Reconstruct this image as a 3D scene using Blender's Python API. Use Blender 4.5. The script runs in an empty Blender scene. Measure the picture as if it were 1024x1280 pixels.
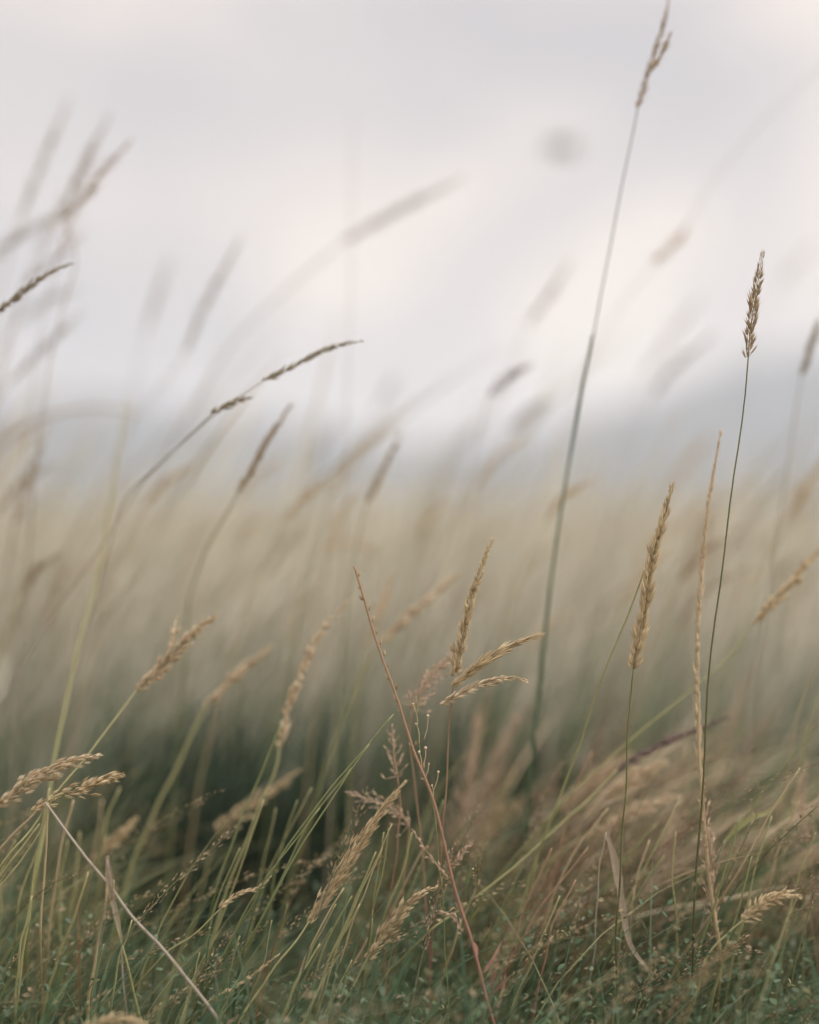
import bpy, math, random
import numpy as np
from mathutils import Vector, Matrix

random.seed(11)
rng = np.random.default_rng(11)
R = math.radians
scene = bpy.context.scene
COL = scene.collection
H = 0.30           # camera height above the soil
FPX = 1778.0       # focal length in photo pixels (50 mm lens, 36 mm tall sensor, 1280 px)
FOCUS = 0.70

# ------------------------------------------------------------------ materials
def new_mat(name):
    m = bpy.data.materials.new(name); m.use_nodes = True
    nt = m.node_tree; nt.nodes.clear()
    return m, nt, nt.nodes, nt.links

def plant_mat(name, base, tip, dark=None, a0=0.0, a1=1.0, transl=0.35, rough=0.6, nscale=260.0, vary=0.35):
    """base -> tip colour along the piece, per-piece tone and fine mottling; diffuse + translucent plant tissue"""
    m, nt, N, L = new_mat(name)
    al = N.new('ShaderNodeAttribute'); al.attribute_name = 'along'
    to = N.new('ShaderNodeAttribute'); to.attribute_name = 'tone'
    mr = N.new('ShaderNodeMapRange'); mr.inputs[1].default_value = a0; mr.inputs[2].default_value = a1
    L.new(al.outputs['Fac'], mr.inputs[0])
    mx = N.new('ShaderNodeMix'); mx.data_type = 'RGBA'
    mx.inputs[6].default_value = (*base, 1); mx.inputs[7].default_value = (*tip, 1)
    L.new(mr.outputs[0], mx.inputs[0])
    tc = N.new('ShaderNodeTexCoord')
    nz = N.new('ShaderNodeTexNoise'); nz.inputs['Scale'].default_value = nscale; nz.inputs['Detail'].default_value = 3
    L.new(tc.outputs['Object'], nz.inputs['Vector'])
    ad = N.new('ShaderNodeMath'); ad.operation = 'ADD'
    L.new(to.outputs['Fac'], ad.inputs[0]); L.new(nz.outputs['Fac'], ad.inputs[1])
    mr2 = N.new('ShaderNodeMapRange'); mr2.inputs[1].default_value = 0.3; mr2.inputs[2].default_value = 1.6
    L.new(ad.outputs[0], mr2.inputs[0])
    dk = dark if dark else tuple(c * (1 - vary) for c in base)
    mx2 = N.new('ShaderNodeMix'); mx2.data_type = 'RGBA'; mx2.blend_type = 'MIX'
    mx2.inputs[7].default_value = (*dk, 1)
    iv = N.new('ShaderNodeMath'); iv.operation = 'MULTIPLY_ADD'; iv.inputs[1].default_value = -0.8; iv.inputs[2].default_value = 0.8
    L.new(mr2.outputs[0], iv.inputs[0]); L.new(iv.outputs[0], mx2.inputs[0])
    L.new(mx.outputs[2], mx2.inputs[6])
    pb = N.new('ShaderNodeBsdfPrincipled'); pb.inputs['Roughness'].default_value = rough
    pb.inputs['Specular IOR Level'].default_value = 0.25
    L.new(mx2.outputs[2], pb.inputs['Base Color'])
    tr = N.new('ShaderNodeBsdfTranslucent'); L.new(mx2.outputs[2], tr.inputs['Color'])
    ms = N.new('ShaderNodeMixShader'); ms.inputs[0].default_value = transl
    L.new(pb.outputs[0], ms.inputs[1]); L.new(tr.outputs[0], ms.inputs[2])
    out = N.new('ShaderNodeOutputMaterial'); L.new(ms.outputs[0], out.inputs['Surface'])
    return m

M = {
 'gold':   plant_mat('gold_husk', (.70,.56,.33), (.78,.67,.45), (.44,.31,.17)),
 'pale':   plant_mat('pale_husk', (.74,.61,.41), (.80,.70,.52), (.52,.38,.23)),
 'brown':  plant_mat('brown_husk', (.50,.39,.24), (.57,.47,.32), (.31,.21,.13)),
 'olive':  plant_mat('olive_husk', (.42,.36,.25), (.50,.44,.32), (.26,.21,.14)),
 'purple': plant_mat('purple_husk', (.27,.19,.17), (.33,.25,.22), (.17,.11,.10)),
 'pink':   plant_mat('pink_husk', (.66,.50,.36), (.76,.62,.47), (.54,.37,.26)),
 'sgreen': plant_mat('green_stem', (.16,.21,.08), (.32,.33,.15), (.08,.10,.05), transl=.2),
 'syell':  plant_mat('yellow_stem', (.28,.30,.12), (.46,.43,.22), (.20,.17,.07), transl=.2),
 'sstraw': plant_mat('straw_stem', (.40,.31,.16), (.55,.44,.27), (.30,.21,.12), transl=.2),
 'sred':   plant_mat('red_stem', (.36,.17,.14), (.40,.27,.16), (.24,.11,.09), a0=.1, a1=.8, transl=.15),
 'steal':  plant_mat('bluegreen_stem', (.08,.15,.08), (.22,.23,.15), (.06,.10,.055), transl=.2),
 'sdark':  plant_mat('dark_stem', (.05,.045,.025), (.17,.18,.07), (.05,.04,.02), a0=.0, a1=.75, transl=.1),
 'sgrey':  plant_mat('grey_stem', (.36,.30,.24), (.44,.38,.30), (.24,.19,.15), transl=.15),
 'dry':    plant_mat('dry_leaf', (.46,.38,.28), (.58,.49,.37), (.20,.14,.09), transl=.3, nscale=420),
 'wing':   plant_mat('insect_wing', (.46,.45,.44), (.52,.51,.50), transl=.6),
 'insect': plant_mat('insect_body', (.16,.15,.14), (.06,.05,.05), transl=0),
}

# ------------------------------------------------------------------ mesh helpers
class MB:
    def __init__(self): self.v = []; self.f = []; self.t = []; self.a = []
    def tube(self, pts, rad, sides=6, tone=.5, a0=0., a1=1., flat=1.0, flat_dir=None):
        n = len(pts); b = len(self.v)
        for i, p in enumerate(pts):
            T = (pts[min(i+1, n-1)] - pts[max(i-1, 0)])
            if T.length < 1e-9: T = Vector((0, 0, 1))
            T.normalize()
            ref = flat_dir or Vector((0, 1, 0))
            if abs(T.dot(ref)) > .95: ref = Vector((1, 0, 0))
            U = T.cross(ref).normalized(); Wv = T.cross(U).normalized()
            for k in range(sides):
                an = 2*math.pi*k/sides
                self.v.append(p + U*(math.cos(an)*rad[i]) + Wv*(math.sin(an)*rad[i]*flat))
                self.t.append(tone); self.a.append(a0 + (a1-a0)*i/(n-1))
        for i in range(n-1):
            for k in range(sides):
                k2 = (k+1) % sides
                self.f.append((b+i*sides+k, b+i*sides+k2, b+(i+1)*sides+k2, b+(i+1)*sides+k))
        self.f.append(tuple(b+k for k in reversed(range(sides))))
        self.f.append(tuple(b+(n-1)*sides+k for k in range(sides)))
    def husk(self, p, d, L, w, tone, sides=6, awn=.0):
        prof = [(0, .2), (.12, .66), (.34, 1.0), (.58, .78), (.8, .38), (1.0, .05)]
        bend = Vector((random.uniform(-1, 1), random.uniform(-1, 1), random.uniform(-1, 1))) * (.06*L)
        pts = [p + d*(L*t) + bend*(t*t) for t, r in prof]; rad = [w*.5*r for t, r in prof]
        if awn > 0: pts.append(pts[-1] + (d*awn + bend*.5)); rad.append(w*.02)
        self.tube(pts, rad, sides, tone, 0, 1, .75)
    def spikelet(self, p, d, L, w, tone, husks=3, awn=0.):
        side = d.cross(Vector((random.uniform(-1, 1), random.uniform(-1, 1), random.uniform(-1, 1)))).normalized()
        offs = {1: [0], 2: [-.13, .13], 3: [-.2, 0, .2]}[husks]
        for i, o in enumerate(offs):
            dd = (d + side*o).normalized()
            ll = L*(1.0 if i == husks//2 else random.uniform(.72, .9))
            self.husk(p + side*(o*w*.6), dd, ll, w*(1 if husks == 1 else .78), min(1, max(0, tone+random.uniform(-.15, .15))), 6 if husks > 1 else 5, awn*random.uniform(.4, 1.))
    def leaf(self, pts, w, tone=.5, up=None, fold=.25):
        """a flat grass blade with a folded midrib"""
        n = len(pts); b = len(self.v)
        for i, p in enumerate(pts):
            t = i/(n-1)
            T = (pts[min(i+1, n-1)] - pts[max(i-1, 0)]).normalized()
            S = T.cross(up or Vector((0, -1, .3))).normalized(); Nn = S.cross(T).normalized()
            ww = w*.5*min(1, .45+2.5*t)*(1-t**2.2)**.8*random.uniform(.78, 1.12) + 1e-5
            for s, q in ((-1, 0), (0, -fold), (1, 0)):
                self.v.append(p + S*(s*ww) + Nn*(q*ww)); self.t.append(tone); self.a.append(t)
        for i in range(n-1):
            for k in range(2):
                self.f.append((b+i*3+k, b+i*3+k+1, b+(i+1)*3+k+1, b+(i+1)*3+k))
    def build(self, name, mat, parent=None, origin=None):
        me = bpy.data.meshes.new(name)
        o0 = origin or Vector((0, 0, 0))
        me.from_pydata([tuple(v-o0) for v in self.v], [], self.f)
        for nm, arr in (('tone', self.t), ('along', self.a)):
            at = me.attributes.new(nm, 'FLOAT', 'POINT'); at.data.foreach_set('value', arr)
        me.materials.append(M[mat] if isinstance(mat, str) else mat)
        me.polygons.foreach_set('use_smooth', [True]*len(me.polygons)); me.update()
        ob = bpy.data.objects.new(name, me); COL.objects.link(ob)
        if parent is not None: ob.parent = parent
        return ob

def tag(o, label=None, cat=None, group=None, kind=None):
    if label: o['label'] = label
    if cat: o['category'] = cat
    if group: o['group'] = group
    if kind: o['kind'] = kind
    return o

def W(x, y, d):
    """the place in the meadow that lies d metres away in the direction of a photo point"""
    return Vector(((x-512)/FPX*d, d, H-(y-640)/FPX*d))

def smooth(pts, n):
    """Catmull-Rom through pts, n samples, even in arc length"""
    if len(pts) == 2:
        return [pts[0].lerp(pts[1], i/(n-1)) for i in range(n)]
    P = [pts[0]*2-pts[1]] + list(pts) + [pts[-1]*2-pts[-2]]
    fine = []
    for i in range(1, len(P)-2):
        p0, p1, p2, p3 = P[i-1:i+3]
        for k in range(12):
            t = k/12
            fine.append(.5*((2*p1)+(p2-p0)*t+(2*p0-5*p1+4*p2-p3)*t*t+(3*p1-p0-3*p2+p3)*t**3))
    fine.append(pts[-1])
    s = [0]
    for a, b in zip(fine, fine[1:]): s.append(s[-1]+(b-a).length)
    out = []; j = 0
    for i in range(n):
        q = s[-1]*i/(n-1)
        while j < len(s)-2 and s[j+1] < q: j += 1
        u = (q-s[j])/max(1e-9, s[j+1]-s[j])
        out.append(fine[j].lerp(fine[j+1], min(1, max(0, u))))
    return out

def to_ground(pts):
    """carry a stem on from its last seen point down into the soil"""
    p = pts[-1]
    if p.z <= .012: return pts
    T = (pts[-1]-pts[-2]).normalized()
    sl = T.x/max(.25, -T.z) if T.z < 0 else (T.x*2)
    sl = max(-.9, min(.9, sl)); h = p.z
    mid = p + Vector((sl*h*.42, random.uniform(0, .02), -h*.5))
    return pts + [mid, Vector((p.x+sl*h*.6, p.y+random.uniform(0, .035), -.004))]

# ------------------------------------------------------------------ seed heads
def head_specs(path, n, L, w, R0, ang, style):
    """positions and directions of the spikelets along a head; path runs base -> tip"""
    out = []; P = smooth(path, 40)
    length = sum((b-a).length for a, b in zip(P, P[1:]))
    ph = random.uniform(0, 6.28); fr = random.uniform(3.5, 6.5)
    for i in range(n):
        t = (i+random.uniform(-.5, .5))/n
        t += .010*math.sin(t*fr*6.28+ph)            # spikelets bunch in little whorls, with gaps
        t = min(.985, max(0.0, t))
        f = t*39; k = int(f); p = P[k].lerp(P[min(39, k+1)], f-k)
        T = (P[min(39, k+2)]-P[max(0, k-1)]).normalized()
        U = T.cross(Vector((0, 1, 0))).normalized(); V = T.cross(U).normalized()
        if style == 'wheat':
            az = (i % 2)*math.pi + random.gauss(0, .55)
        else:
            az = i*2.39996 + random.uniform(-.4, .4)
        o = U*math.cos(az) + V*math.sin(az)
        if style == 'wheat': pr = .62+.38*math.sin(math.pi*min(1, t*.85+.15)); rr = R0*.35
        elif style == 'plume': pr = .75+.25*math.sin(math.pi*t); rr = R0*random.uniform(.1, 1)*(math.sin(math.pi*min(1., t*.8+.14))**.7)
        elif style == 'thin': pr = .9-.25*t; rr = R0*.3
        elif style == 'airy': pr = random.uniform(.7, 1.1); rr = R0*random.uniform(.2, 1)*(1-t*.75)
        tip = 1-.42*max(0, (t-.45)/.55)**1.5; rr *= tip*(.88+.2*math.sin(t*fr*6.28+ph+1.5)); pr *= tip
        a = ang*random.uniform(.4, 1.6)*(1-.6*t)
        d = (T*math.cos(a)+o*math.sin(a)+Vector((0, 0, -.06 if style in('plume','airy') else 0))).normalized()
        out.append((p, o, p+o*rr - T*(.15*L), d, L*pr*random.uniform(.75, 1.2), w*pr*random.uniform(.7, 1.15), random.random(), t))
    return out

def add_head(root, org, path, mat, n, L, w, R0, ang=.25, style='plume', husks=2, awn=0., sub=False, name='seed_head', rach='sstraw', branches=True, label=None):
    sp = head_specs(path, n, L, w, R0, ang, style)
    ax = MB(); P = smooth(path, 26)
    ax.tube(P, [.0004*(1-.6*i/25) for i in range(26)], 5, .5)
    body = MB()
    for (p, o, q, d, l, ww, tn, t) in sp:
        if branches and (q-p).length > .0012:
            k = max(0, int(t*25)-2); s = P[k]
            ax.tube([s, s.lerp(q, .5)+o*.0004, q], [.00018, .00015, .00012], 4, .5)
        if not sub: body.spikelet(q, d, l, ww, tn, husks, awn)
    if sub:
        hd = ax.build(name, rach, root, org)
        for (p, o, q, d, l, ww, tn, t) in sp:
            b = MB(); b.spikelet(q, d, l, ww, tn, husks, awn); b.build('spikelet', mat, hd, org)
    else:
        nv = len(body.v)
        body.v += ax.v; body.t += ax.t; body.a += ax.a
        body.f += [tuple(i+nv for i in f) for f in ax.f]
        hd = body.build(name, mat, root, org)
    if label: hd['label'] = label
    return hd

def stalk(label, group, stem, d, heads=(), r=.0006, smat='syell', name='grass_stalk', cat='grass', extras=None, ground=True, nodes=0, leaves=()):
    """one grass plant: stem from its top to the soil, seed heads, leaves. stem: photo points top -> bottom; d: one or two depths"""
    d0, d1 = d if isinstance(d, tuple) else (d, d)
    n = len(stem)
    pts = [W(x, y, d0+(d1-d0)*i/max(1, n-1)) for i, (x, y) in enumerate(stem)]
    if ground: pts = to_ground(pts)
    base = pts[-1].copy(); base.z = 0.0
    root = bpy.data.objects.new(name, None); root.location = base; root.empty_display_size = .01; COL.objects.link(root)
    tag(root, label, cat, group)
    S = smooth(pts, max(24, 8*len(pts))); S = S[::-1]; m = len(S)
    k1, k2, k3 = random.uniform(0, 6.28), random.uniform(5, 11), random.uniform(0, 6.28)
    for i in range(1, m-1):
        u = i/(m-1); S[i] = S[i] + Vector((.0007*math.sin(u*k2+k1)+.00035*math.sin(u*k2*3.1+k3), .0006*math.sin(u*k2+k3), 0))*min(1, 6*(1-u)) + Vector((random.gauss(0, .00004), random.gauss(0, .00004), 0))
    b = MB(); b.tube(S, [r*(1.25-.6*i/(m-1)) for i in range(m)], 7, .75)
    b.build('stem', smat, root, base)
    for k in range(nodes):
        i = int(m*(.25+.3*k)); q = S[i]
        nb = MB(); nb.tube([S[i-1].lerp(q, .6), q, S[min(m-1, i+1)].lerp(q, .6)], [r*1.05, r*1.9, r*1.05], 7, .2); nb.build('node', smat, root, base)
    for lf in leaves:
        lp, lw, lm = lf
        lpts = smooth([W(x, y, dd) for x, y, dd in lp], 14)
        q = MB(); q.leaf(lpts, lw, .6); q.build('leaf', lm, root, base)
    for h in heads:
        h = dict(h); hp = h.pop('pts'); dd = h.pop('d', d0)
        path = [W(x, y, dd) if len(pt) == 2 else W(x, y, pt[2]) for pt in hp for x, y in [pt[:2]]][::-1]
        add_head(root, base, path, h.pop('mat', 'gold'), **h)
    if extras: extras(root, base)
    return root

def hd(pts, n=30, L=.007, w=.002, R0=.003, **k):
    k.update(pts=pts, n=n, L=L, w=w, R0=R0); return k

# ================================================================== the grasses one can tell apart (photo points, depth in metres)
SH = dict(husks=3, sub=True)
# --- sharp ones in the plane of focus
stalk('tall thin stalk with a small sharp brown head of pointed spikelets against sky', 'sharply focused grass stalks',
      [(936,440),(928,520),(914,630),(903,720),(893,800),(884,900),(876,1010),(868,1110),(862,1230)], .70,
      [hd([(954,312),(948,350),(940,400),(935,445)], 40, .0066, .0012, .0034, ang=.40, style='wheat', awn=.0026, mat='brown', **SH)], r=.00052, smat='sdark', nodes=1)
stalk('golden ear of plump overlapping spikelets on a thin dark stem touching a second slanting stem', 'sharply focused grass stalks',
      [(792,836),(787,880),(783,930),(780,1000),(776,1100),(772,1180),(770,1260)], .70,
      [hd([(841,602),(832,640),(818,690),(808,745),(800,795),(792,836)], 78, .0088, .0018, .0040, ang=.30, style='wheat', awn=.0022, mat='gold', **SH)], r=.00055, smat='sdark')
stalk('thin headless green stem slanting away from the golden ear down into rust-coloured leaves', 'sharply focused grass stalks',
      [(806,712),(790,755),(768,810),(745,875),(722,940),(700,1000),(680,1045),(660,1100)], (.705,.74), [], r=.0006, smat='syell')
stalk('long narrow beige spike with flat-pressed spikelets, its stem shaggy and pinkish low down', 'sharply focused grass stalks',
      [(872,780),(871,850),(875,930),(879,990),(883,1060),(892,1130),(898,1190)], (.725,.71),
      [hd([(902,536),(893,585),(885,635),(878,700),(873,780)], 64, .0078, .0015, .0018, ang=.12, style='thin', mat='pale', husks=2),
       hd([(874,770),(871,840),(872,900),(876,950)], 34, .010, .0024, .0018, ang=.07, style='thin', mat='pale', husks=2, name='leaf_sheath', d=.722),
       hd([(878,960),(882,1030),(890,1110),(895,1170)], 60, .0044, .0013, .0050, ang=.6, style='plume', mat='pink', husks=2, name='shaggy_tuft', d=.715)], r=.0011, smat='sstraw')
stalk('three-pronged golden panicle, one upright spike and two side branches on a reddish stem', 'sharply focused grass stalks',
      [(567,850),(564,890),(562,930),(557,985),(552,1040)], (.70,.715),
      [hd([(616,672),(604,705),(590,745),(580,790),(570,840)], 72, .0058, .0014, .0030, ang=.34, style='wheat', mat='gold', **SH),
       hd([(683,791),(655,801),(625,815),(598,833),(568,856)], 36, .0090, .0015, .0026, ang=.22, style='wheat', mat='gold', **SH),
       hd([(664,854),(645,848),(612,852),(585,862),(552,880)], 36, .0062, .0014, .0022, ang=.26, style='wheat', mat='pale', **SH),
       hd([(567,800),(567,820),(567,842)], 5, .0075, .0022, .0012, ang=.12, style='wheat', mat='gold', **SH)], r=.00055, smat='sred')
def twig_extras(root, base):
    # little dead nodes up the upper part, leaves and pink side shoots low down
    up = smooth([W(x, y, .69) for x, y in [(444,712),(465,780),(482,830),(500,880),(520,940),(538,990)]], 60)
    b = MB()
    for i in range(2, 58, 3):
        T = (up[i-1]-up[i+1]).normalized(); o = T.cross(Vector((random.uniform(-1,1), 1, random.uniform(-1,1)))).normalized()*random.choice((-1,1))
        b.spikelet(up[i]+o*.0006, (T+o*.6).normalized(), random.uniform(.0018,.004), .0011, random.random(), 2)
    b.build('dry_bud', 'sstraw', root, base)
    for tip, mid, bot in [((515,1036),(535,1066),(560,1098)), ((592,1050),(580,1065),(566,1082)), ((548,1138),(566,1146),(578,1165))]:
        add_head(root, base, [W(*bot,.69),W(*mid,.688),W(*tip,.686)], 'pink', n=16, L=.0032, w=.0012, R0=.0016, ang=.5, style='plume', name='side_shoot', rach='sred')
    for x, y, dx, dy in [(582,1105,6,-24),(588,1150,12,-18),(600,1180,16,-26),(597,1195,-8,-20),(612,1235,14,-50),(618,1240,24,-24),(606,1215,22,-40),(585,1130,-4,-20),(622,1260,10,-44)]:
        q = MB(); p0 = W(x,y,.688); p1 = W(x+dx,y+dy,.688+random.uniform(-.006,.006))
        q.leaf(smooth([p0, p0.lerp(p1,.5)+Vector((.001,0,.001)), p1], 8), random.uniform(.0010, .0022), random.random())
        q.build('leaf', 'sred' if y > 1190 else 'sgreen', root, base)
stalk('bare reddish twig leaning against the wind, knobbly at the top, with pink side shoots', 'sharply focused grass stalks',
      [(443,708),(452,738),(465,780),(482,830),(500,880),(520,940),(538,990),(553,1050),(570,1120),(590,1185),(620,1285)], (.69,.685), [], r=.0008, smat='sred', name='herb_stalk', cat='wild herb', extras=twig_extras)
stalk('long straight beige dead stem slanting down across the dark gap from the drooping pale ear', 'sharply focused grass stalks',
      [(57,1003),(90,1050),(130,1100),(165,1144),(200,1182),(240,1230),(275,1282)], (.685,.675), [], r=.00085, smat='sgrey', nodes=1)
stalk('pale arching ear with plump whitish spikelets, larger of two beside the edge', 'pale drooping ears',
      [(-5,1008),(-30,1032),(-45,1090),(-52,1180)], .69,
      [hd([(128,943),(100,950),(70,961),(35,980),(-5,1008)], 76, .0064, .0015, .0046, ang=.36, style='plume', mat='pale', **SH)], r=.0007, smat='syell')
stalk('short drooping beige ear with ragged spikelets just under the larger pale arching ear', 'pale drooping ears',
      [(86,990),(65,1000),(50,1040),(25,1075),(-10,1120)], .695,
      [hd([(156,968),(130,974),(110,984),(82,992)], 44, .0062, .0015, .0042, ang=.42, style='plume', mat='gold', **SH),
       hd([(88,985),(66,998),(40,1015)], 12, .0055, .0022, .0028, ang=.4, style='plume', mat='gold', husks=2, d=.71)], r=.0006, smat='syell')
stalk('plump cream ear with white-tipped spikelets and a loose tuft at its middle', 'soft pale ears at half height',
      [(172,862),(150,890),(125,922),(100,955),(72,990),(40,1038),(0,1085)], (.745,.70),
      [hd([(272,768),(250,785),(222,812),(198,838),(172,862)], 84, .0060, .0016, .0044, ang=.34, style='plume', mat='pale', **SH),
       hd([(222,770),(218,790),(214,810)], 7, .0058, .0018, .0016, ang=.5, style='plume', mat='pale', husks=2)], r=.00062, smat='syell')
stalk('long feathery golden head leaning over the tuft of yellow stems, thickest in its middle', 'sharply focused grass stalks',
      [(388,1150),(365,1182),(340,1215),(318,1250),(298,1282)], (.70,.69),
      [hd([(508,975),(480,1010),(450,1055),(418,1105),(386,1152)], 130, .0072, .0013, .0042, ang=.2, style='plume', mat='gold', husks=2, awn=.001)], r=.0007, smat='syell')
stalk('short blunt yellowish head bent over beside the reddish twig', 'heads in the low sward',
      [(460,1196),(445,1225),(425,1262)], .705,
      [hd([(548,1108),(525,1118),(500,1142),(478,1172),(460,1198)], 56, .0060, .0020, .0040, ang=.3, style='plume', mat='gold', husks=2)], r=.0007, smat='syell')
stalk('small thin spike lying low with beaded spikelets, crossing the end of the dead beige stem', 'heads in the low sward',
      [(290,1236),(265,1250),(245,1268)], .695,
      [hd([(350,1192),(325,1212),(300,1230),(265,1250)], 26, .0050, .0018, .0012, ang=.2, style='thin', mat='gold', husks=2)], r=.0006, smat='syell')
stalk('thin mottled yellow spike reaching up out of the leaves beside the dark gap', 'heads in the low sward',
      [(300,1117),(270,1140),(240,1170),(200,1200)], .71,
      [hd([(340,1095),(322,1110),(300,1117),(275,1135)], 24, .0052, .0017, .0014, ang=.25, style='thin', mat='gold', husks=2)], r=.0006, smat='syell')
# --- slightly beyond the plane of focus
stalk('tallest grass, its brown head reaching the top edge, with thick blue-green sheath lower down', 'tall stalks against the sky',
      [(798,132),(788,185),(775,245),(758,330),(741,420),(724,500),(711,580),(698,660),(685,760),(676,850),(665,950),(655,1060)], (.765,.81),
      [hd([(838,-8),(828,35),(815,75),(798,133)], 24, .0085, .0012, .0018, ang=.22, style='wheat', mat='brown', husks=2, d=.772),
       hd([(840,38),(830,62),(815,88)], 10, .0080, .0011, .0014, ang=.2, style='wheat', mat='brown', husks=2, d=.76)], r=.0005, smat='steal', nodes=2,
      extras=lambda root, base: (lambda b: (b.tube(smooth([W(741,418,.782),W(724,500,.787),W(711,580,.791),W(698,660,.795),W(685,760,.798),W(676,850,.801),W(665,950,.805),W(655,1060,.81)][::-1], 40), [.00105-.0005*(i/39)**1.3 for i in range(40)], 8, .5), b.build('leaf_sheath', 'steal', root, base)))(MB()))
stalk('slender stem bent to one side with a long narrow dark head above the pale horizon', 'heads leaning over the horizon',
      [(330,476),(300,495),(268,518),(232,550),(195,585),(160,622),(140,680),(118,760)], (.745,.80),
      [hd([(455,426),(430,430),(400,440),(370,456),(330,476)], 40, .0062, .0012, .0018, ang=.24, style='wheat', mat='olive', husks=2)], r=.00042, smat='sgrey')
stalk('short dark narrow head tucked just below the longer bent one', 'heads leaning over the horizon',
      [(268,515),(240,540),(210,570),(180,602),(150,650)], (.75,.80),
      [hd([(318,496),(300,500),(285,506),(266,516)], 11, .0062, .0019, .0014, ang=.2, style='wheat', mat='olive', husks=2)], r=.0005, smat='sgrey')
stalk('arching brown-green head coming in from the edge against plain sky', 'heads leaning over the horizon',
      [(-10,396),(-40,425),(-80,490),(-100,600)], (.75,.80),
      [hd([(92,328),(70,338),(42,354),(20,372),(-10,394)], 38, .0064, .0014, .0022, ang=.26, style='wheat', mat='olive', husks=2)], r=.0006, smat='sgrey')
stalk('long slim reddish-brown head on a curved stem in front of the pale field', 'heads leaning over the horizon',
      [(300,612),(282,645),(262,680),(246,715),(235,748),(232,800)], (.80,.84),
      [hd([(366,502),(348,530),(328,562),(312,592),(298,614)], 34, .0072, .0020, .0022, ang=.16, style='wheat', mat='brown', husks=2)], r=.0006, smat='sgreen')
stalk('small brown head standing alone in front of the bluish hill foot', 'heads leaning over the horizon',
      [(462,622),(452,655),(442,700),(436,760)], .85,
      [hd([(502,540),(490,565),(475,595),(460,626)], 22, .0070, .0020, .0024, ang=.18, style='wheat', mat='brown', husks=2)], r=.0006, smat='sgreen')
stalk('pale yellow-green flattened blade rising straight out of the yellow tuft beside the drooping ears', 'tall stalks against the sky',
      [(160,500),(148,570),(130,670),(117,735),(100,800),(84,870),(72,935),(60,1020),(40,1120)], (.86,.74), [], r=.0009, smat='syell', name='flattened_stalk')
stalk('soft pale club-shaped head with a long slanting stem in front of the dark gap', 'soft pale ears at half height',
      [(258,880),(236,925),(213,975),(190,1025),(168,1078),(152,1130)], (.81,.80),
      [hd([(340,808),(315,828),(288,852),(258,880)], 46, .0075, .0023, .0026, ang=.14, style='plume', mat='pale', husks=2)], r=.0011, smat='syell')
stalk('cream head like a string of beads, curving upward', 'soft pale ears at half height',
      [(350,925),(345,962),(325,1010),(305,1060),(280,1120),(262,1180)], (.77,.745),
      [hd([(442,745),(420,768),(396,800),(375,845),(360,885),(350,935)], 42, .0066, .0025, .0028, ang=.28, style='wheat', mat='pale', husks=2)], r=.0007, smat='syell')
stalk('soft pale feather-shaped head behind the knobbly top of the reddish twig', 'soft pale ears at half height',
      [(478,802),(460,830),(440,870),(420,920),(400,980)], .82,
      [hd([(580,714),(555,732),(525,758),(500,780),(476,804)], 46, .0075, .0024, .0030, ang=.18, style='plume', mat='pale', husks=2)], r=.0008, smat='syell')
stalk('faint pale narrow head between the string-of-beads head and the reddish twig', 'soft pale ears at half height',
      [(460,800),(450,850),(445,900)], .83,
      [hd([(492,715),(482,745),(470,780),(458,806)], 24, .0065, .0020, .0022, ang=.2, style='plume', mat='pale', husks=2)], r=.0006, smat='syell')
stalk('tan cylindrical head cut by the edge, its long stem crossing behind the narrow beige spike', 'soft pale ears at half height',
      [(942,778),(915,815),(888,842),(850,875),(800,915),(755,955),(700,1010)], (.775,.76),
      [hd([(1030,682),(1008,705),(985,732),(962,756),(940,780)], 46, .0070, .0025, .0028, ang=.2, style='plume', mat='gold', husks=2)], r=.0006, smat='syell')
stalk('large hazy tan head leaning at the edge above the tan cylindrical one', 'hazy heads beyond the focus',
      [(985,650),(965,690),(945,735),(925,790)], .92,
      [hd([(1030,575),(1015,600),(1000,625),(984,654)], 34, .0078, .0024, .0034, ang=.22, style='plume', mat='gold', husks=2)], r=.0007, smat='syell')
stalk('olive head close to the edge at the height of the hill crest', 'hazy heads beyond the focus',
      [(1004,462),(996,510),(988,560),(975,640)], .84,
      [hd([(1026,395),(1018,420),(1010,445),(1003,468)], 26, .0075, .0022, .0022, ang=.2, style='wheat', mat='olive', husks=2)], r=.0006, smat='sgrey')
stalk('dark purplish-brown arched head drooping across the narrow beige spike', 'heads in the low sward',
      [(772,962),(745,990),(712,1020),(672,1056),(625,1096),(570,1140),(530,1172)], (.76,.72),
      [hd([(912,896),(880,908),(845,922),(805,942),(770,964)], 60, .0062, .0019, .0022, ang=.15, style='plume', mat='purple', husks=2, d=.775)], r=.0006, smat='syell')
for lab, tip, m1, b, st, d, mt in [
    ('soft yellowish head lying almost flat just under the purplish arch', (835,952), (800,968), (752,996), [(720,1015),(670,1055),(625,1110)], .80, 'pale'),
    ('broad beige blurred head lying flat, second below the purplish arch', (850,994), (800,1012), (735,1045), [(700,1065),(655,1105),(620,1160)], .785, 'pale'),
    ('dull tan blurred head hanging low above the bent dry leaf', (790,940), (745,975), (700,1010), [(670,1045),(640,1090)], .83, 'pale')]:
    stalk(lab, 'heads in the low sward', [b]+st, d, [hd([tip, m1, b], 100, .0072, .0017, .0052, ang=.26, style='plume', mat=mt, husks=2)], r=.0007, smat='syell')
stalk('fluffy bent beige head at the edge of the low leaves, blunt and caterpillar-like', 'heads in the low sward',
      [(930,1150),(910,1166),(885,1195),(872,1240)], .685,
      [hd([(1003,1122),(985,1118),(960,1126),(930,1150)], 66, .0050, .0016, .0040, ang=.6, style='plume', mat='gold', husks=2)], r=.0007, smat='syell')
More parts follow.
